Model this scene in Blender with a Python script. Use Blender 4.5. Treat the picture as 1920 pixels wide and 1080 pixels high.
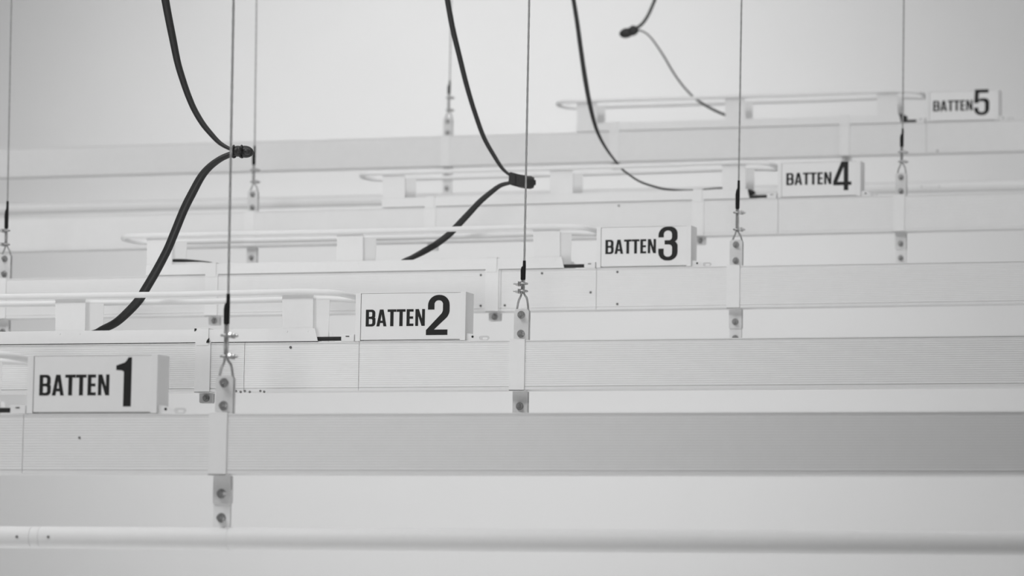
import bpy, bmesh, math
from mathutils import Vector, Matrix

for o in list(bpy.data.objects):
    bpy.data.objects.remove(o, do_unlink=True)
C = bpy.context.scene.collection
S = bpy.context.scene

# ------------------------------------------------------------------ camera
CZ = 1.65                                   # eye height above the studio floor
F = 8257.3                                  # focal length in pixels of a 1920 wide frame
TH, PH, RO = 0.31286, 0.09627, 0.01547      # turned left, tilted up, rolled
fw = Vector((-math.sin(TH)*math.cos(PH), math.cos(TH)*math.cos(PH), math.sin(PH)))
rt = Vector((math.cos(TH), math.sin(TH), 0))
up = rt.cross(fw)
r2 = rt*math.cos(RO) + up*math.sin(RO)
u2 = -rt*math.sin(RO) + up*math.cos(RO)
CAM = Vector((0, 0, CZ))
cam = bpy.data.cameras.new('camera')
cam.sensor_width = 36
cam.lens = F*36/1920
cam.clip_end = 100
cam.dof.use_dof = True
cam.dof.focus_distance = 10.75
cam.dof.aperture_fstop = 6.3
co = bpy.data.objects.new('camera', cam)
C.objects.link(co)
co.matrix_world = Matrix(((r2.x, u2.x, -fw.x, 0), (r2.y, u2.y, -fw.y, 0), (r2.z, u2.z, -fw.z, CZ), (0, 0, 0, 1)))
S.camera = co

def at(px, py, Y):
    """the point of the plane y = Y seen at a pixel"""
    d = r2*((px-960)/F) + u2*((540-py)/F) + fw
    return CAM + d*(Y/d.y)

def mpp(P):
    return (P-CAM).dot(fw)/F

# ------------------------------------------------------------------ light
vs = S.view_settings
vs.view_transform = 'Standard'
vs.look = 'None'
vs.gamma = 1
vs.use_curve_mapping = False
vs.exposure = 0.0
w = bpy.data.worlds.new('studio_air')
S.world = w
w.use_nodes = True
w.node_tree.nodes['Background'].inputs[0].default_value = (1, 1, 1, 1)
w.node_tree.nodes['Background'].inputs[1].default_value = 0.0

def area(name, loc, target, sx, sy, power):
    l = bpy.data.lights.new(name, 'AREA')
    l.shape = 'RECTANGLE'
    l.size, l.size_y, l.energy = sx, sy, power
    o = bpy.data.objects.new(name, l)
    C.objects.link(o)
    o.location = loc
    o.rotation_euler = (Vector(target)-Vector(loc)).to_track_quat('-Z', 'Y').to_euler()
    return o

def spot(name, loc, target, deg, power, radius, blend=1.0):
    l = bpy.data.lights.new(name, 'SPOT')
    l.energy, l.spot_size, l.spot_blend, l.shadow_soft_size = power, math.radians(deg), blend, radius
    o = bpy.data.objects.new(name, l)
    C.objects.link(o)
    o.location = loc
    o.rotation_euler = (Vector(target)-Vector(loc)).to_track_quat('-Z', 'Y').to_euler()
    return o

area('ceiling_fill', (-3, 2, 8.6), (-3, 2, 0), 14, 10, 50)  # unseen overhead fill, added for the soft room light
area('ceiling_fill', (-6, 14, 8.6), (-6, 14, 0), 14, 10, 250)  # second added overhead fill, stronger, over the far battens
area('border_fill', (-6.5, 5.0, 8.4), (-5.8, 14, 3.2), 5, 2, 400)  # added fill that brightens the fronts of the farther battens
area('floor_fill', (-5.3, 10.5, 0.15), (-5.3, 10.5, 3.2), 6, 5, 55)  # added from below to lift undersides and lower plates
area('side_fill', (6.0, 13.2, 3.0), (-5, 13.0, 2.9), 4, 3, 165)  # unseen fill added for the right end faces of the signs
spot('key_fill_spot', CAM-fw*13+Vector((-0.8, 0, 0)), CAM+fw*12+Vector((-0.6, 0, 0)), 9.4, 5700, 0.6)  # added behind the camera; its soft cone edge imitates lens vignetting
spot('wall_fill_spot', (-7.6, 16.5, 8.0), (-7.7, 23, 4.0), 60, 900, 0.5)  # added wash on the wall, falling off outwards like vignetting

# ------------------------------------------------------------------ materials
def mat(name, col, rough=0.6, metal=0.0, var=0.03, scale=30.0, bump=0.0, spec=0.3):
    m = bpy.data.materials.new(name)
    m.use_nodes = True
    nt = m.node_tree
    b = nt.nodes['Principled BSDF']
    b.inputs['Roughness'].default_value = rough
    b.inputs['Metallic'].default_value = metal
    b.inputs['Specular IOR Level'].default_value = spec
    tc = nt.nodes.new('ShaderNodeTexCoord')
    n = nt.nodes.new('ShaderNodeTexNoise')
    n.inputs['Scale'].default_value = scale
    n.inputs['Detail'].default_value = 4
    nt.links.new(tc.outputs['Object'], n.inputs['Vector'])
    r = nt.nodes.new('ShaderNodeMapRange')
    r.inputs['To Min'].default_value = col*(1-var)
    r.inputs['To Max'].default_value = col*(1+var)
    nt.links.new(n.outputs['Fac'], r.inputs['Value'])
    nt.links.new(r.outputs['Result'], b.inputs['Base Color'])
    if bump:
        bp = nt.nodes.new('ShaderNodeBump')
        bp.inputs['Strength'].default_value = bump
        bp.inputs['Distance'].default_value = 0.001
        nt.links.new(n.outputs['Fac'], bp.inputs['Height'])
        nt.links.new(bp.outputs['Normal'], b.inputs['Normal'])
    return m

M = dict(
    wall=mat('painted_wall', 0.80, 0.9, scale=3, var=0.015),
    paint=mat('white_enamel', 0.76, 0.55, scale=60, var=0.02, bump=0.05),
    panel=mat('white_anodised_panel', 0.735, 0.5, scale=25, var=0.025, bump=0.04),
    face=mat('white_acrylic', 0.77, 0.4, scale=40, var=0.015),
    steel=mat('zinc_plate', 0.64, 0.5, metal=0.1, scale=90, var=0.08, bump=0.1),
    bolt=mat('grey_bolt_steel', 0.42, 0.35, metal=0.8, scale=300, var=0.3, spec=0.5),
    screw=mat('dark_screw', 0.12, 0.5, scale=300, var=0.3),
    rope=mat('galvanised_wire', 0.36, 0.45, metal=0.5, scale=200, var=0.2, spec=0.5),
    rubber=mat('black_rubber', 0.022, 0.45, scale=120, var=0.3, spec=0.4),
    shrink=mat('black_heat_shrink', 0.008, 0.6, scale=120, var=0.3, spec=0.2),
    ink=mat('black_vinyl', 0.013, 0.6, scale=60, var=0.1, spec=0.3),
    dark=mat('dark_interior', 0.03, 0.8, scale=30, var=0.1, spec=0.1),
)

# ------------------------------------------------------------------ mesh helpers
class MB:
    def __init__(s):
        s.bm = bmesh.new()

    def box(s, x0, x1, y0, y1, z0, z1):
        v = [s.bm.verts.new((x, y, z)) for x in (x0, x1) for y in (y0, y1) for z in (z0, z1)]
        for f in ((0, 1, 3, 2), (4, 6, 7, 5), (0, 4, 5, 1), (2, 3, 7, 6), (0, 2, 6, 4), (1, 5, 7, 3)):
            s.bm.faces.new([v[i] for i in f])

    def prism(s, pts, a0, a1, axis='x'):
        """extrude a closed outline; axis x: pts are (y,z); axis y: pts are (x,z)"""
        def mk(p, a):
            return s.bm.verts.new((a, p[0], p[1]) if axis == 'x' else (p[0], a, p[1]))
        A = [mk(p, a0) for p in pts]
        B = [mk(p, a1) for p in pts]
        n = len(pts)
        s.bm.faces.new(A)
        s.bm.faces.new(B[::-1])
        for i in range(n):
            s.bm.faces.new((A[i], A[(i+1) % n], B[(i+1) % n], B[i]))

    def tube(s, pts, r, n=12, caps=True, ry=None, ref=None, star=None):
        """sweep; r one radius or a list; ry second radius (ellipse) list; ref side vector list"""
        pts = [Vector(p) for p in pts]
        N = len(pts)
        rs = r if isinstance(r, list) else [r]*N
        rings = []
        T0 = (pts[1]-pts[0]).normalized()
        side = T0.cross(Vector((0.13, 0.9, 0.21))).normalized()
        for i, p in enumerate(pts):
            T = (pts[min(i+1, N-1)]-pts[max(i-1, 0)]).normalized()
            side = (side - T*side.dot(T)).normalized()
            a = ref[i] if ref else side
            a = (a - T*a.dot(T)).normalized()
            b = T.cross(a)
            rr = ry[i] if ry else rs[i]
            ring = []
            for k in range(n):
                t = 2*math.pi*k/n
                q = 1.0
                if star:
                    q = 1 - 0.16*(0.5+0.5*math.cos(star[0]*(t + star[1]*i)))
                ring.append(s.bm.verts.new(p + a*math.cos(t)*rs[i]*q + b*math.sin(t)*rr*q))
            rings.append(ring)
        for A, B in zip(rings, rings[1:]):
            for k in range(n):
                f = s.bm.faces.new((A[k], A[(k+1) % n], B[(k+1) % n], B[k]))
                f.smooth = True
        if caps:
            s.bm.faces.new(rings[0][::-1])
            s.bm.faces.new(rings[-1])

    def loop(s, pts, r, n=10):
        """closed tube"""
        pts = [Vector(p) for p in pts]
        N = len(pts)
        rings = []
        side = None
        for i, p in enumerate(pts):
            T = (pts[(i+1) % N]-pts[i-1]).normalized()
            a = Vector((0, 0, 1))
            a = (a - T*a.dot(T)).normalized()
            b = T.cross(a)
            rings.append([s.bm.verts.new(p + a*math.cos(2*math.pi*k/n)*r + b*math.sin(2*math.pi*k/n)*r) for k in range(n)])
        for i in range(N):
            A, B = rings[i], rings[(i+1) % N]
            for k in range(n):
                s.bm.faces.new((A[k], A[(k+1) % n], B[(k+1) % n], B[k])).smooth = True

    def cyl(s, p0, p1, r, n=16):
        s.tube([p0, p1], r, n)

    def ellipsoid(s, c, rx, ry, rz, rot=0.0):
        mtx = Matrix.Translation(c) @ Matrix.Rotation(rot, 4, 'Y') @ Matrix.Diagonal((rx, ry, rz, 1))
        ret = bmesh.ops.create_uvsphere(s.bm, u_segments=20, v_segments=12, radius=1, matrix=mtx)
        for v in ret['verts']:
            for f in v.link_faces:
                f.smooth = True

    def build(s, name, m, parent=None, bevel=0.0):
        bmesh.ops.recalc_face_normals(s.bm, faces=s.bm.faces)
        me = bpy.data.meshes.new(name)
        s.bm.to_mesh(me)
        s.bm.free()
        me.materials.append(M[m])
        me.set_sharp_from_angle(angle=math.radians(50))
        o = bpy.data.objects.new(name, me)
        C.objects.link(o)
        o.parent = parent
        if bevel:
            b = o.modifiers.new('soft_edges', 'BEVEL')
            b.width = bevel
            b.segments = 2
            b.limit_method = 'ANGLE'
            b.angle_limit = math.radians(50)
        return o

def thing(name, label, cat, group=None, loc=(0, 0, 0), tilt=0.0):
    o = bpy.data.objects.new(name, None)
    o.empty_display_size = 0.05
    C.objects.link(o)
    o.location = loc
    o.rotation_euler = (0, -math.atan(tilt), 0)
    o['label'] = label
    o['category'] = cat
    if group:
        o['group'] = group
    return o

# ------------------------------------------------------------------ the setting
def structure(name, x0, x1, y0, y1, z0, z1):
    b = MB()
    b.box(x0, x1, y0, y1, z0, z1)
    o = b.build(name, 'wall')
    o['kind'] = 'structure'
    return o
structure('wall_back', -24, 16, 23, 23.2, 0, 9)
structure('wall_left', -24.2, -24, -16, 23.2, 0, 9)
structure('wall_right', 16, 16.2, -16, 23.2, 0, 9)
structure('wall_front', -24.2, 16.2, -16.2, -16, 0, 9)
structure('floor', -24.2, 16.2, -16.2, 23.2, -0.2, 0)
structure('ceiling', -24.2, 16.2, -16.2, 23.2, 9, 9.2)
CEIL = 9.0

# ------------------------------------------------------------------ batten data
# distance, height of raceway top above the eye, tilt
HX = -3.2314
DIST = [8.15942, 10.09674, 12.12545, 14.21182, 16.47902]
TOP = [0.58565, 0.89814, 1.28474, 1.7321, 2.2888]
TILT = [-0.00347, -0.00176, 0.00087, 0.00349, 0.00139]
XC = [-0.0185, -0.0185, -0.026, -0.0205, -0.020]         # centre of the main hanger
X2 = [-2.30, -2.30, -2.315, -2.330, -2.388]              # centre of the second hanger
JOINT = [(-0.80, -1.69), (-0.835, -1.69), (-0.752, -1.63), (-0.712, -1.665), (-0.757, -1.687)]
SEAM = [-0.442, -0.425, -0.435, -0.434, -0.434]
X0, X1 = -6.0, 4.2
DEP = 0.065
YC = 0.033                                   # hanging line of rope and pipe
ORD = ['1', '2', '3', '4', '5']

def origin(k):
    return Vector((HX, DIST[k], TOP[k]+CZ))

def to_world(k, x, y, z):
    t = math.atan(TILT[k])
    return origin(k) + Vector((x*math.cos(t)-z*math.sin(t), y, x*math.sin(t)+z*math.cos(t)))

def panel_profile():
    p = [(0, -0.12), (0, -0.1142), (0.0014, -0.1138), (0.0014, -0.1122), (0, -0.1118)]
    z = -0.1085
    while z < -0.009:
        p += [(0, z), (0.00045, z+0.0007), (0.00045, z+0.0014), (0, z+0.0021)]
        z += 0.0052
    p += [(0, -0.0045), (0.0016, -0.0042), (0.0016, -0.0028), (0, -0.0025), (0, 0), (DEP, 0), (DEP, -0.12)]
    return p
PROFILE = panel_profile()

def bolt(parent, x, y, z, s=1.0, spin=0.3):
    b = MB()
    b.cyl((x, y, z), (x, y-0.0018*s, z), 0.0096*s, 20)
    hexa = [(x+0.0076*s*math.cos(spin+i*math.pi/3), z+0.0076*s*math.sin(spin+i*math.pi/3)) for i in range(6)]
    b.prism(hexa, y-0.0018*s, y-0.0085*s, 'y')
    b.cyl((x, y-0.0085*s, z), (x, y-0.017*s, z), 0.0042*s, 12)
    for i in range(4):                      # thread
        b.cyl((x, y-(0.0095+i*0.002)*s, z), (x, y-(0.0103+i*0.002)*s, z), 0.0047*s, 12)
    b.build('bolt', 'bolt', parent)

def chamfer(x0, x1, z0, z1, ct=0.0, cb=0.0):
    p = []
    p += [(x0+cb, z0), (x1-cb, z0)] if cb else [(x0, z0), (x1, z0)]
    if cb:
        p += [(x1, z0+cb)]
    p += [(x1, z1-ct), (x1-ct, z1), (x0+ct, z1), (x0, z1-ct)] if ct else [(x1, z1), (x0, z1)]
    if cb:
        p += [(x0, z0+cb)]
    return p

def strap_mesh(b, xc, h, z1=0.0005):
    b.box(xc-h, xc+h, -0.003, -0.0002, -0.1225, z1)          # over the front
    b.box(xc-h, xc+h, -0.003, 0.029, -0.1225, -0.1202)       # under
    b.box(xc-h, xc+h, -0.003, 0.029, 0.0004, 0.0025)         # over the top

def hanger(root, xc):
    """strap round the raceway, plates above and below, clamp on the pipe"""
    b = MB()
    strap_mesh(b, xc, 0.0195)
    s = b.build('hanger_strap', 'paint', root, 0.0006)
    h = 0.0187
    for y in (0.026, 0.0385):
        b = MB()
        b.prism(chamfer(xc-h, xc+h, 0.0026, 0.078, 0.005), y, y+0.003, 'y')
        b.build('upper_plate', 'steel', s, 0.0005)
        b = MB()
        b.prism(chamfer(xc-h, xc+h, -0.179, -0.1227, 0.0, 0.003), y, y+0.003, 'y')
        b.build('lower_plate', 'steel', s, 0.0005)
    for z in (0.0635, 0.0175, -0.1585, -0.2065):
        bolt(s, xc, 0.026 if z > -0.17 else 0.0285, z, 1.0, z*30)
    b = MB()                                                  # pipe clamp: two ears and a ring
    for y in (0.0292, 0.0352):
        b.box(xc-h+0.001, xc+h-0.001, y, y+0.0028, -0.2262, -0.150)
    pts = [(xc-h+0.001, 0), (xc+h-0.001, 0)]
    n = 28
    R0, R1 = 0.0223, 0.0232
    prof = []
    for i in range(n+1):
        t = math.radians(100)+math.radians(340)*i/n
        prof.append((YC+R1*math.cos(t), -0.2475+R1*math.sin(t)))
    for i in range(n, -1, -1):
        t = math.radians(100)+math.radians(340)*i/n
        prof.append((YC+R0*math.cos(t), -0.2475+R0*math.sin(t)))
    b.prism(prof, xc-h+0.001, xc+h-0.001, 'x')
    b.build('pipe_clamp', 'paint', s)
    return s

def joint(root, xc, tray):
    """strap where two raceway lengths meet, with a short bolted tab below"""
    b = MB()
    strap_mesh(b, xc, 0.0205)
    if tray:
        b.box(xc-0.017, xc+0.015, -0.0045, -0.0012, -0.006, 0.0355)
        b.box(xc-0.017, xc+0.015, -0.0045, 0.03, 0.0355, 0.0372)
    s = b.build('joint_strap', 'paint', root, 0.0006)
    b = MB()
    b.prism(chamfer(xc-0.018, xc+0.018, -0.147, -0.1227, 0, 0.003), 0.026, 0.029, 'y')
    b.prism(chamfer(xc-0.018, xc+0.018, -0.147, -0.1227, 0, 0.003), 0.0385, 0.0415, 'y')
    b.build('joint_tab', 'steel', s, 0.0005)
    bolt(s, xc+0.001, 0.026, -0.1345, 0.95, 0.5)

def screw(root, x, z, r=0.0036):
    b = MB()
    b.cyl((x, 0.0002, z), (x, -0.0014, z), r, 10)
    b.build('screw', 'screw', root)

def batten(k):
    place = ['nearest and lowest of the five', 'second from the front', 'middle one of the five',
             'fourth from the front', 'farthest and highest'][k]
    root = thing('lighting_batten', 'white batten raceway under the BATTEN %s sign, %s' % (ORD[k], place),
                 'lighting batten', 'parallel lighting battens', origin(k), TILT[k])
    cuts = sorted([X0, X1, XC[k], X2[k], 2.28, JOINT[k][0]+0.004, JOINT[k][1], SEAM[k]] + ([-0.725] if k in (1, 2) else []))
    for a, c in zip(cuts, cuts[1:]):
        b = MB()
        b.prism(PROFILE, a+0.0006, c-0.0006, 'x')
        b.build('raceway_panel', 'panel', root)
    b = MB()
    b.box(X0+0.01, X1-0.01, 0.004, DEP-0.003, -0.117, -0.003)
    b.build('raceway_core', 'dark', root)
    for xc in (XC[k], X2[k], 2.28):
        hanger(root, xc)
    for j in JOINT[k]:
        joint(root, j, True)
    # pipe in two lengths with a coupling
    z = -0.2475
    b = MB()
    b.tube([(X0, YC, z), (-0.4292, YC, z)], 0.0222, 32)
    b.tube([(-0.4284, YC, z), (-0.4096, YC, z)], 0.0222, 32)
    b.tube([(-0.4089, YC, z), (X1, YC, z)], 0.0222, 32)
    b.tube([(-0.45, YC, z), (-0.39, YC, z)], 0.0206, 32)
    p = b.build('batten_pipe', 'paint', root)
    for x in (-0.454, -0.385):
        b = MB()
        b.cyl((x, YC-0.0215, z), (x, YC-0.0232, z), 0.003, 10)
        b.build('set_screw', 'bolt', p)
    spots = {1: [(-0.604, -0.0125)],
             2: [(-0.787, -0.014), (-0.786, -0.104), (-0.712, -0.104), (-0.600, -0.012), (-0.372, -0.012), (-0.371, -0.105), (-0.452, -0.07)],
             3: [(-0.99, -0.012)], 4: [(-0.39, -0.112)], 0: [(-0.318, -0.048)]}[k]
    for x, zz in spots:
        screw(root, x, zz, 0.0026 if k == 0 else 0.0034)
    if k == 1:
        for x, zz in ((-0.745, -0.1195), (-0.733, -0.1215), (-0.722, -0.1195), (-0.709, -0.1215), (-0.681, -0.1195), (-0.671, -0.1215)):
            b = MB()
            b.cyl((x, 0.001, zz), (x, -0.0006, zz), 0.0032, 10)
            b.build('knockout', 'bolt', root)
    return root

# ------------------------------------------------------------------ cable basket on top
def basket(k):
    root = thing('cable_basket', 'white oval rail cable basket on its tray, left of the BATTEN %s sign' % ORD[k],
                 'cable basket', 'cable baskets on the battens', origin(k), TILT[k])
    # tray: open channel
    xl, xr = -1.842, -0.541
    b = MB()
    b.prism([(xl, 0.0022), (xr+0.008, 0.0022), (xr, 0.034), (xl, 0.034)], -0.0012, 0.0008, 'y')
    b.prism([(xl, 0.0022), (xr+0.008, 0.0022), (xr, 0.034), (xl, 0.034)], 0.1210, 0.1230, 'y')
    b.box(xl, xr, 0.0008, 0.121, 0.0022, 0.0040)
    b.box(xl, xl+0.002, 0.0008, 0.121, 0.004, 0.034)
    b.build('tray', 'paint', root, 0.0004)
    # rail: one closed oval
    XR, XL, YM, RR, EX = -0.4505, -1.936, 0.060, 0.0655, 0.052
    pts = []
    n = 14
    def z_at(x, y):
        z = 0.1215 - 0.006*(y+0.005)/0.13
        e = min(max((x-(XR-0.12))/0.12, 0), 1)
        return z + 0.003*min(max((x+0.9)/0.3, 0), 1) - 0.009*e*e
    for i in range(24):
        x = XL+EX+(XR-EX-XL-EX)*i/23
        pts.append((x, YM-RR))
    for i in range(1, n):
        t = -math.pi/2+math.pi*i/n
        pts.append((XR-EX+EX*math.cos(t), YM+RR*math.sin(t)))
    for i in range(24):
        x = XR-EX-(XR-EX-XL-EX)*i/23
        pts.append((x, YM+RR))
    for i in range(1, n):
        t = math.pi/2+math.pi*i/n
        pts.append((XL+EX+EX*math.cos(t), YM+RR*math.sin(t)))
    b = MB()
    b.loop([(x, y, z_at(x, y)) for x, y in pts], 0.0074, 14)
    b.build('rail', 'paint', root)
    for x0 in (-0.630, -1.237, -1.842):
        x1 = x0+0.082
        b = MB()
        zt = 0.121
        b.prism([(x0+0.003, 0.006), (x1+0.002, 0.006), (x1, zt), (x0, zt)], 0.0010, 0.0030, 'y')
        b.prism([(x0+0.004, 0.006), (x1-0.002, 0.006), (x1, zt-0.006), (x0, zt-0.006)], 0.1185, 0.1205, 'y')
        b.box(x0+0.003, x1, 0.003, 0.1185, 0.0042, 0.0062)
        br = b.build('bracket', 'paint', root, 0.0005)
        for x in (x0+0.016, x1-0.012):
            q = MB()
            q.cyl((x, -0.0012, 0.027), (x, -0.0024, 0.027), 0.0022, 10)
            q.build('rivet', 'paint', br)
    # flat black lead leaving the tray for the sign, and its white clip
    b = MB()
    b.prism([(-0.60, 0.0045), (-0.474, 0.0045), (-0.474, 0.0135), (-0.60, 0.0135)], 0.006, 0.024, 'y')
    b.build('feed_cable', 'rubber', root, 0.0015)
    b = MB()
    b.box(-0.474, -0.4405, 0.004, 0.026, 0.0008, 0.0185)
    cl = b.build('cable_clip', 'paint', root, 0.0008)
    b = MB()
    b.box(-0.462, -0.453, 0.003, 0.0045, 0.0125, 0.0145)
    b.build('slot', 'dark', cl)
    b = MB()
    b.box(-0.4403, -0.4370, 0.012, 0.040, 0.0008, 0.0180)
    b.build('slit_shade', 'dark', cl)  # dark plate put in as the shade of the slit beside the sign
    if k == 1:                                # shade in the gaps below the tray and round its joint cap, as dark pieces
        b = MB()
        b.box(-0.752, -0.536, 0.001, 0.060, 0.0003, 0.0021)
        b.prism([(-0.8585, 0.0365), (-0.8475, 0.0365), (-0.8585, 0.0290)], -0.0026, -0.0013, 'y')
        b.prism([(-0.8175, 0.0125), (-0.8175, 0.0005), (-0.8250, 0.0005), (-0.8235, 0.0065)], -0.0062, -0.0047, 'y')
        b.build('shadow_gap', 'dark', root)
    if k in (3, 4):
        b = MB()
        g = 0.7 if k == 3 else 1.0
        b.tube([(-0.60, 0.05, 0.018), (-0.560, 0.05, 0.024), (-0.545, 0.05, 0.028), (-0.545+0.025*g, 0.05, 0.027)],
               [0.006*g, 0.011*g, 0.018*g, 0.006*g], 14)
        b.build('cable_plug', 'rubber', root)
    return root

# ------------------------------------------------------------------ lettering
def fillet(poly, seg=7):
    out = []
    n = len(poly)
    for i, p in enumerate(poly):
        r = p[2] if len(p) > 2 else 0
        P = Vector(p[:2])
        if not r:
            out.append(P)
            continue
        A = Vector(poly[i-1][:2])
        B = Vector(poly[(i+1) % n][:2])
        da, db = (A-P), (B-P)
        la, lb = da.length, db.length
        da.normalize()
        db.normalize()
        half = math.acos(max(-1, min(1, da.dot(db))))/2
        t = r/math.tan(half)
        t = min(t, la*0.98 if not (len(poly[i-1]) > 2 and poly[i-1][2]) else la*0.5,
                lb*0.98 if not (len(poly[(i+1) % n]) > 2 and poly[(i+1) % n][2]) else lb*0.5)
        # quadratic-ish superellipse corner
        for j in range(seg+1):
            s = j/seg
            a = P+da*t
            b = P+db*t
            h = 0.55
            c1 = a+(P-a)*h
            c2 = b+(P-b)*h
            out.append(a*(1-s)**3 + c1*3*s*(1-s)**2 + c2*3*s*s*(1-s) + b*s**3)
    return out

G = {
    'B': (0.565, [[(0, 0), (.565, 0, .20), (.565, .505, .13), (.51, .525), (.55, .55, .13), (.55, 1, .20), (0, 1)],
                  [(.180, .135), (.385, .135, .08), (.385, .445, .08), (.180, .445)],
                  [(.180, .580), (.370, .580, .07), (.370, .865, .07), (.180, .865)]]),
    'A': (0.585, [[(0, 0), (.175, 0), (.210, .20), (.375, .20), (.410, 0), (.585, 0), (.40, 1), (.185, 1)],
                  [(.235, .335), (.350, .335), (.2925, .72)]]),
    'T': (0.51, [[(.160, 0), (.350, 0), (.350, .855), (.51, .855), (.51, 1), (0, 1), (0, .855), (.160, .855)]]),
    'E': (0.405, [[(0, 0), (.405, 0), (.405, .145), (.180, .145), (.180, .43), (.38, .43), (.38, .57), (.180, .57),
                   (.180, .855), (.40, .855), (.40, 1), (0, 1)]]),
    'N': (0.55, [[(0, 0), (.165, 0), (.165, .60), (.365, 0), (.55, 0), (.55, 1), (.385, 1), (.385, .42), (.195, 1), (0, 1)]]),
    '1': (0.32, [[(.16, 0), (.32, 0), (.32, 1), (.25, 1), (.19, .90, .10), (0, .835), (0, .745), (.16, .73, .05)]]),
    '2': (0.575, [[(0, 0), (.53, 0), (.53, .135), (.195, .135), (.575, .50, .25), (.575, 1, .26), (.04, 1, .26), (.04, .635),
                   (.20, .635), (.20, .865, .10), (.41, .865, .10), (.41, .57, .15), (0, .125)]]),
    '3': (0.555, [[(0, .685), (0, 1, .25), (.55, 1, .25), (.55, .59, .15), (.475, .56), (.555, .52, .15), (.555, 0, .25), (0, 0, .25),
                   (0, .355), (.155, .355), (.155, .115, .11), (.395, .115, .11), (.395, .475, .10), (.18, .475), (.18, .60),
                   (.39, .60, .09), (.39, .885, .11), (.155, .885, .11), (.155, .685)]]),
    '4': (0.61, [[(.35, 0), (.505, 0), (.505, .18), (.61, .18), (.61, .30), (.505, .30), (.505, 1), (.27, 1), (0, .32), (0, .18), (.35, .18)],
                 [(.14, .30), (.35, .30), (.35, .82)]]),
    '5': (0.56, [[(.03, 1), (.53, 1), (.53, .865), (.175, .865), (.165, .60), (.22, .655, .08), (.56, .66, .22), (.56, 0, .25), (0, 0, .25),
                  (0, .30), (.155, .30), (.155, .12, .10), (.40, .12, .10), (.40, .54, .10), (.17, .54, .07), (.15, .47), (0, .47)]]),
}

def glyph(name, ch, x, z, h, y, parent, wide=1.0):
    cu = bpy.data.curves.new(name, 'CURVE')
    cu.dimensions = '2D'
    cu.fill_mode = 'BOTH'
    cu.extrude = 0.00025
    for poly in G[ch][1]:
        pts = fillet(poly)
        sp = cu.splines.new('POLY')
        sp.points.add(len(pts)-1)
        for q, p in zip(sp.points, pts):
            q.co = (p.x*h*wide, p.y*h, 0, 1)
        sp.use_cyclic_u = True
    tmp = bpy.data.objects.new('tmp', cu)
    C.objects.link(tmp)
    dg = bpy.context.evaluated_depsgraph_get()
    me = bpy.data.meshes.new_from_object(tmp.evaluated_get(dg))
    bpy.data.objects.remove(tmp, do_unlink=True)
    me.transform(Matrix.Translation((x, y, z)) @ Matrix.Rotation(math.pi/2, 4, 'X'))
    me.materials.clear()
    me.materials.append(M['ink'])
    o = bpy.data.objects.new(name, me)
    C.objects.link(o)
    o.parent = parent
    return o

# text start, text width, baseline, cap height, numeral x, baseline, height
TXT = [(0.0268, 0.153, 0.0376, 0.0421, 0.194, 0.0150, 0.0990),
       (0.0268, 0.1527, 0.0370, 0.0412, 0.183, 0.0144, 0.0980),
       (0.0270, 0.152, 0.0405, 0.0412, 0.186, 0.0185, 0.0982),
       (0.0300, 0.155, 0.0430, 0.0410, 0.191, 0.0212, 0.0970),
       (0.0290, 0.154, 0.0415, 0.0410, 0.189, 0.0218, 0.1000)]

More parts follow.
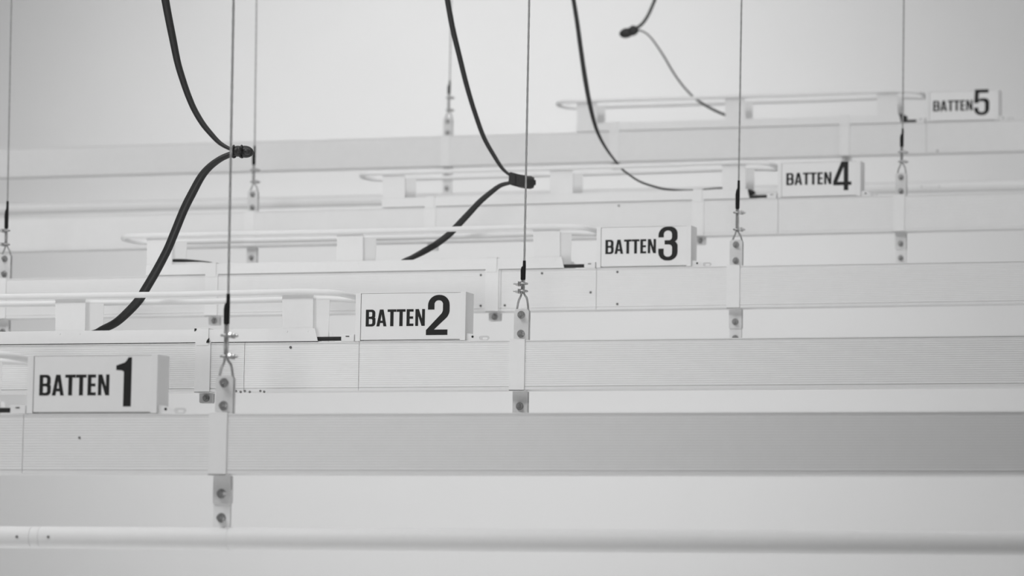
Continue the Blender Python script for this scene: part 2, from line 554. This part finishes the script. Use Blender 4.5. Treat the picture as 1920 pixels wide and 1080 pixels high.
def sign(k):
    root = thing('batten_sign', 'white box sign reading BATTEN %s in black condensed letters' % ORD[k],
                 'sign', 'numbered batten signs', origin(k), TILT[k])
    L, Rr, Z0, Z1, D = -0.4365, -0.1525, 0.0010, 0.1195, 0.062
    b = MB()
    t = 0.0015
    b.box(L, L+0.0135, 0.0, t, Z0, Z1)                        # left stile
    b.box(Rr-0.0135, Rr, 0.0, t, Z0, Z1)                      # right stile
    b.box(L, L+t, t, D, Z0, Z1)
    b.box(Rr-t, Rr, t, D, Z0, Z1)
    b.box(L+t, Rr-t, 0.003, D, Z1-t, Z1)
    b.box(L+t, Rr-t, 0.003, D, Z0, Z0+t)
    b.box(L+t, Rr-t, D-t, D, Z0+t, Z1-t)
    b.build('sign_box', 'paint', root, 0.0004)
    b = MB()
    yf = 0.0012
    b.box(L+0.0145, Rr-0.0138, yf, yf+0.0015, Z0+0.0032, Z1-0.0022)
    face = b.build('sign_face', 'face', root)
    x, wd, z, h, nx, nz, nh = TXT[k]
    word = 'BATTEN'
    gaps = [0.06, 0.055, 0.02, 0.065, 0.105]
    total = sum(G[c][0] for c in word)+sum(gaps)
    wide = wd/(total*h)
    cx = L+x
    for i, c in enumerate(word):
        glyph('letter', c, cx, z, h, yf-0.0003, face, wide)
        cx += (G[c][0]+(gaps[i] if i < 5 else 0))*h*wide
    glyph('numeral', word and ORD[k], L+nx, nz, nh, yf-0.0003, face, 1.06)
    # fixing foot at the right: angle with a hole, then a slotted tab
    b = MB()
    ft = [(Rr+0.0005, 0.0008), (Rr+0.034, 0.0008), (Rr+0.034, 0.010), (Rr+0.016, 0.0165), (Rr+0.0005, 0.019)]
    b.prism(ft, 0.008, 0.0095, 'y')
    f1 = b.build('mounting_foot', 'paint', root, 0.0003)
    b = MB()
    b.cyl((Rr+0.0165, 0.0072, 0.010), (Rr+0.0165, 0.0079, 0.010), 0.0028, 12)
    b.build('screw_hole', 'dark', f1)
    b = MB()
    x0, x1, z0, z1, r = Rr+0.030, Rr+0.056, 0.0008, 0.013, 0.004
    ring = []
    hole = []
    for (cxx, czz, a0) in ((x1-0.006, z1-0.006, 0), (x0+0.004, z1-0.004, 90), (x0+0.004, z0+0.002, 180), (x1-0.006, z0+0.002, 270)):
        for j in range(4):
            a = math.radians(a0+30*j)
            rr = 0.006 if a0 == 0 else (0.002 if a0 in (180, 270) else 0.004)
            ring.append((cxx+rr*math.cos(a), czz+rr*math.sin(a)))
            hx = (x0+x1)/2+0.001+(0.004 if a0 in (0, 270) else -0.004)
            hole.append((hx+0.0028*math.cos(a), 0.0065+0.0028*math.sin(a)))
    n = len(ring)
    for yy in (0.020, 0.0215):
        A = [b.bm.verts.new((p[0], yy, p[1])) for p in ring]
        B = [b.bm.verts.new((p[0], yy, p[1])) for p in hole]
        for i in range(n):
            b.bm.faces.new((A[i], A[(i+1) % n], B[(i+1) % n], B[i]))
    b.build('slotted_tab', 'steel', root)
    return root

# ------------------------------------------------------------------ wire ropes
def clip(parent, x, y, z, side, rad=0.0029):
    """wire rope clip: saddle, U bolt and two nuts, nuts towards side (+1 right, -1 left)"""
    b = MB()
    s = side
    b.box(min(x+s*0.003, x+s*0.009), max(x+s*0.003, x+s*0.009), y-0.012, y+0.012, z-0.004, z+0.004)
    for dy in (-0.008, 0.008):
        b.tube([(x-s*0.004, y+dy, z), (x+s*0.0215, y+dy, z)], 0.0027, 8)
        for i in range(1):
            hexa = [(y+dy+0.0060*math.cos(a*math.pi/3), z+0.0060*math.sin(a*math.pi/3)) for a in range(6)]
            b.prism(hexa, x+s*0.009, x+s*0.015, 'x')
    arc = [(x-s*(0.004+0.006*math.sin(math.pi*j/8)), y-0.008*math.cos(math.pi*j/8), z) for j in range(9)]
    b.tube(arc, 0.0027, 8)
    b.build('rope_clip', 'bolt', parent, 0.0)

def rope(k, xc, label, sl, cl, side, top_px=None):
    """hangs from the ceiling; sl sleeve (top, bottom), cl clip heights; all in batten heights"""
    xr = xc+0.003
    base = to_world(k, xr, YC, 0.0)
    root = thing('wire_rope', label, 'wire rope', 'wire ropes holding the battens', base)
    zc = CEIL-base.z
    lean = 0.0
    if top_px:
        P = at(top_px[0], top_px[1], DIST[k]+YC)
        lean = (P.x-base.x)/(P.z-base.z)
    pitch = 0.0030
    pts = []
    z = cl[1]-0.004
    while z < 2.6:
        pts.append((lean*z, 0, z))
        z += pitch
    pts.append((lean*z, 0, z))
    pts.append((lean*zc, 0, zc))
    b = MB()
    b.tube(pts, 0.0027, 12, star=(6, 0.12))
    # doubled tail up to the sleeve
    tail = []
    z = cl[1]-0.006
    while z < sl[1]+0.004:
        tail.append((lean*z-0.0052, 0, z))
        z += pitch
    b.tube(tail, 0.0027, 12, star=(6, 0.12))
    # teardrop round the upper bolt
    zt = cl[1]-0.004
    d = -0.003
    tear = [(d+0.003-0.0052, zt), (d-0.004, zt-0.008), (d-0.010, zt-0.022), (d-0.0150, 0.068), (d-0.0165, 0.056), (d-0.014, 0.044), (d-0.004, 0.036),
            (d+0.008, 0.036), (d+0.0140, 0.042), (d+0.0165, 0.054), (d+0.0160, 0.072), (d+0.012, zt-0.016), (d+0.006, zt-0.006), (d+0.003, zt)]
    T = []
    for i in range(len(tear)-1):
        p0 = Vector(tear[max(i-1, 0)])
        p1 = Vector(tear[i])
        p2 = Vector(tear[i+1])
        p3 = Vector(tear[min(i+2, len(tear)-1)])
        for j in range(5):
            t = j/5
            q = 0.5*((2*p1)+(p2-p0)*t+(2*p0-5*p1+4*p2-p3)*t*t+(3*p1-p0-3*p2+p3)*t**3)
            T.append((q.x, 0, q.y))
    T.append((tear[-1][0], 0, tear[-1][1]))
    b.tube(T, 0.0027, 12, star=(6, 0.12))
    b.build('rope_strand', 'rope', root)
    b = MB()
    h = sl[0]-sl[1]
    zs = [sl[0], sl[0]-0.28*h, sl[0]-0.36*h, sl[0]-0.5*h, sl[1]+0.05*h, sl[1]]
    rx = [0.0036, 0.0040, 0.0058, 0.0066, 0.0062, 0.0052]
    ox = [0, 0, -0.0018, -0.0026, -0.0026, -0.0026]
    b.tube([(lean*zz+o, 0, zz) for zz, o in zip(zs, ox)], rx, 14, ry=[0.0036, 0.0039, 0.0046, 0.005, 0.005, 0.0045],
           ref=[Vector((1, 0, 0))]*6)
    b.build('rope_sleeve', 'shrink', root)
    for z in cl:
        clip(root, lean*z-0.0025, 0, z, side)
    return root

# ------------------------------------------------------------------ black power cables
def catmull(P, n=6):
    out = []
    for i in range(len(P)-1):
        p0, p1, p2, p3 = P[max(i-1, 0)], P[i], P[i+1], P[min(i+2, len(P)-1)]
        for j in range(n):
            t = j/n
            out.append([0.5*(2*b+(c-a)*t+(2*a-5*b+4*c-d)*t*t+(3*b-a-3*c+d)*t**3) for a, b, c, d in zip(p0, p1, p2, p3)])
    out.append(list(P[-1]))
    return out

def ribbon(b, k, pts, dy, rise=None, thick=0.0075):
    """pts: pixel x, y and seen width; swept as a flattened cable in the plane of the basket"""
    fine = catmull(pts)
    W = [at(p[0], p[1], DIST[k]+dy) for p in fine]
    A = [max(p[2], 1.5)/2*mpp(q) for p, q in zip(fine, W)]
    if rise:                                  # carry on up to the ceiling
        P0, a0 = W[0], A[0]
        ext = [P0 + Vector((rise[0]*f, 0, z)) for z, f in ((0.10, 0.16), (0.3, 0.42), (0.8, 0.78), (1.6, 0.96), (2.6, 1.0))]
        ext.append(Vector((P0.x+rise[0], P0.y, CEIL)))
        W = ext[::-1]+W
        A = [a0]*len(ext)+A
    ref, B = [], []
    for i, p in enumerate(W):
        t = (W[min(i+1, len(W)-1)]-W[max(i-1, 0)]).normalized()
        v = (p-CAM).normalized()
        ref.append(t.cross(v).normalized())
        B.append(thick)
    b.tube(W, A, 14, ry=B, ref=ref)

def power_cable(k, label, upper, lower, rise, clamp):
    root = thing('power_cable', label, 'cable', 'black feed cables of the battens', origin(k))
    inv = Matrix.Translation(-origin(k))
    b = MB()
    ribbon(b, k, upper, 0.060, rise)
    b.bm.transform(inv)
    b.build('drop_length', 'rubber', root)
    b = MB()
    ribbon(b, k, lower, 0.060)
    b.bm.transform(inv)
    b.build('tray_length', 'rubber', root)
    b = MB()
    clamp(b, k)
    b.bm.transform(inv)
    b.build('cable_clamp', 'rubber', root, 0.0)
    return root

def el(b, k, px, py, wx, wy, rot=0.0, dy=0.060, d=0.012):
    P = at(px, py, DIST[k]+dy)
    s = mpp(P)
    b.ellipsoid(P, wx/2*s, d, wy/2*s, rot)

def clamp_a(b, k):                           # lumpy taped loop
    el(b, k, 446, 283.5, 26, 21, 0.05)
    el(b, k, 460, 284.5, 33, 23, 0.12, 0.064)
    el(b, k, 449, 281, 12, 15, 0.3, 0.050, 0.009)
    el(b, k, 463, 284, 16, 13, 0.2, 0.052, 0.009)
    for c in (438, 453):
        P = at(c, 284, DIST[k]+0.060)
        s = mpp(P)
        b.loop([P+Vector((0.002*math.sin(2*t), -0.013*math.cos(t), 11*s*math.sin(t))) for t in [2*math.pi*i/20 for i in range(20)]], 0.0028, 8)

def clamp_b(b, k):                           # moulded block and round end
    P = at(973, 338.5, DIST[k]+0.060)
    s = mpp(P)
    q = MB()
    pts = [(-17, 14), (-14, 15.5), (2, 11), (18, 8), (18, -12), (5, -14), (-16, -8), (-18, -4)]
    R = [(P.x+a*s, P.z+c*s) for a, c in pts]
    b.prism(R, P.y-0.013, P.y+0.013, 'y')
    b.box(P.x-15*s, P.x-4*s, P.y-0.016, P.y+0.014, P.z-8*s, P.z+9*s)
    Q = at(992, 342, DIST[k]+0.060)
    b.tube([Q+Vector((-0.012, -0.006, 0)), Q+Vector((0.004, 0.002, 0)), Q+Vector((0.012, 0.006, 0))], [0.019, 0.0195, 0.016], 20)
    b.cyl(Q+Vector((0.012, 0.006, 0)), Q+Vector((0.017, 0.0085, 0)), 0.008, 16)

def clamp_c(b, k):                           # above the frame: a plain grip
    P = at(1070, -40, DIST[k]+0.06)
    b.ellipsoid(P, 0.01, 0.01, 0.02)

def clamp_d(b, k):
    el(b, k, 1174, 62, 27, 19, -0.15)
    el(b, k, 1187, 57.5, 22, 19, -0.35, 0.056)
    P = at(1184, 58, DIST[k]+0.060)
    s = mpp(P)
    b.loop([P+Vector((0.004*math.sin(t), -0.014*math.cos(t), 9.5*s*math.sin(t))) for t in [2*math.pi*i/20 for i in range(20)]], 0.003, 8)

# ------------------------------------------------------------------ build
for k in range(5):
    batten(k)
for k in range(5):
    basket(k)
for k in range(5):
    sign(k)

RL = 'grey wire rope holding the %s hanger of batten %s'
rope(0, XC[0], RL % ('right', '1, nearest of the ropes'), (0.243, 0.181), (0.159, 0.117), 1, (437.8, 10))
rope(1, XC[1], RL % ('right', '2, sharpest in focus'), (0.196, 0.149), (0.140, 0.122), -1, (992.1, 10))
rope(2, XC[2], RL % ('right', '3, left of BATTEN 4 sign'), (0.250, 0.167), (0.157, 0.108), 1, (1390.2, 10))
rope(3, XC[3], RL % ('right', '4, left of BATTEN 5 sign'), (0.227, 0.166), (0.148, 0.116), 1, (1694.6, 10))
rope(4, XC[4], RL % ('right', '5, at the far right'), (0.227, 0.166), (0.148, 0.108), 1)
rope(2, X2[2], RL % ('left', '3, at far left edge'), (0.240, 0.156), (0.150, 0.108), -1, (21.1, 15))
rope(3, X2[3], RL % ('left', '4, blurred, behind the nearest rope'), (0.235, 0.168), (0.150, 0.108), 1, (481, 5))
rope(4, X2[4], RL % ('left', '5, very blurred and faint'), (0.227, 0.173), (0.158, 0.108), 1, (845, 60))
rope(0, X2[0], RL % ('left', '1, beyond the left edge'), (0.240, 0.156), (0.150, 0.108), 1)
rope(1, X2[1], RL % ('left', '2, beyond the left edge'), (0.240, 0.156), (0.150, 0.108), 1)

power_cable(1, 'thick black cable looping down into the basket of batten 2',
            [(310, 0, 15), (315, 28, 14.5), (323.3, 69.4, 14), (333, 117, 13), (342.8, 150, 12.5), (352.5, 178, 12), (363.6, 204, 11.5),
             (379, 230.5, 11), (395.5, 251, 10), (412, 268, 8.5), (429, 278, 7), (440, 281, 7)],
            [(442, 286, 9), (430.7, 290, 11), (413, 298, 12), (393, 313, 13.5), (377, 332, 15), (360, 363, 16), (345, 393, 16), (327, 437, 16),
             (313, 470, 16), (293, 508, 16.5), (273, 542, 17), (260, 563, 17), (240, 585, 16.5), (217, 605, 15.5), (193, 617, 14),
             (173, 626, 13), (120, 634, 11), (60, 636, 10)],
            (-0.10, 0), clamp_a)
power_cable(2, 'black cable with moulded round clamp dropping into the basket of batten 3',
            [(839, 0, 10.5), (848, 50, 10.5), (860, 100, 10), (875, 160, 9.5), (890, 210, 9), (907, 257, 8.5), (927, 293, 8), (943, 317, 6.5), (960, 331, 5)],
            [(960, 341, 6), (955, 343, 7), (938, 348, 8.5), (920, 361, 10), (899, 379, 11), (878.5, 401, 12), (855, 426, 12.5), (839.6, 441.5, 12.5),
             (819, 457, 12.5), (795.6, 471, 12), (775, 481.7, 10), (762, 487, 9), (720, 501, 6), (600, 506, 5), (470, 505, 4), (415, 497, 3),
             (392, 491.5, 2), (370, 489.5, 3.5), (345, 488.5, 6), (325, 488.5, 6)],
            (-0.10, 0), clamp_b)
power_cable(3, 'long smooth black cable curving down to a flat run in the basket of batten 4',
            [(1075.4, 0, 8), (1082, 41, 8.3), (1089, 92, 8.6), (1097.7, 151, 8.8), (1108, 205, 8), (1120, 246.6, 6.5), (1137, 279, 5),
             (1157.6, 306.5, 4), (1169.6, 320, 3.8)],
            [(1169.6, 320, 3.8), (1197, 339, 3.8), (1224, 349, 4.2), (1246.6, 354.5, 4.2), (1279, 356.5, 3), (1313, 355.5, 2.4), (1344, 353, 3),
             (1380, 352, 4), (1398, 353, 8)],
            (-0.06, 0), clamp_c)
power_cable(4, 'thin black cable hanging from a dark clamp over the basket of batten 5',
            [(1228, 0, 6), (1216, 27, 6), (1205.5, 43, 6), (1195, 52, 6)],
            [(1190, 57, 4), (1200.4, 57.5, 3.2), (1210.7, 62, 3), (1224, 75, 3.2), (1245, 106, 3.6), (1262, 135, 3.6), (1279, 159, 3.6),
             (1296, 178, 3.8), (1308, 188, 4.2), (1327, 200, 4.8), (1351, 212, 4.8), (1372, 219, 4.8)],
            (0.10, 0), clamp_d)
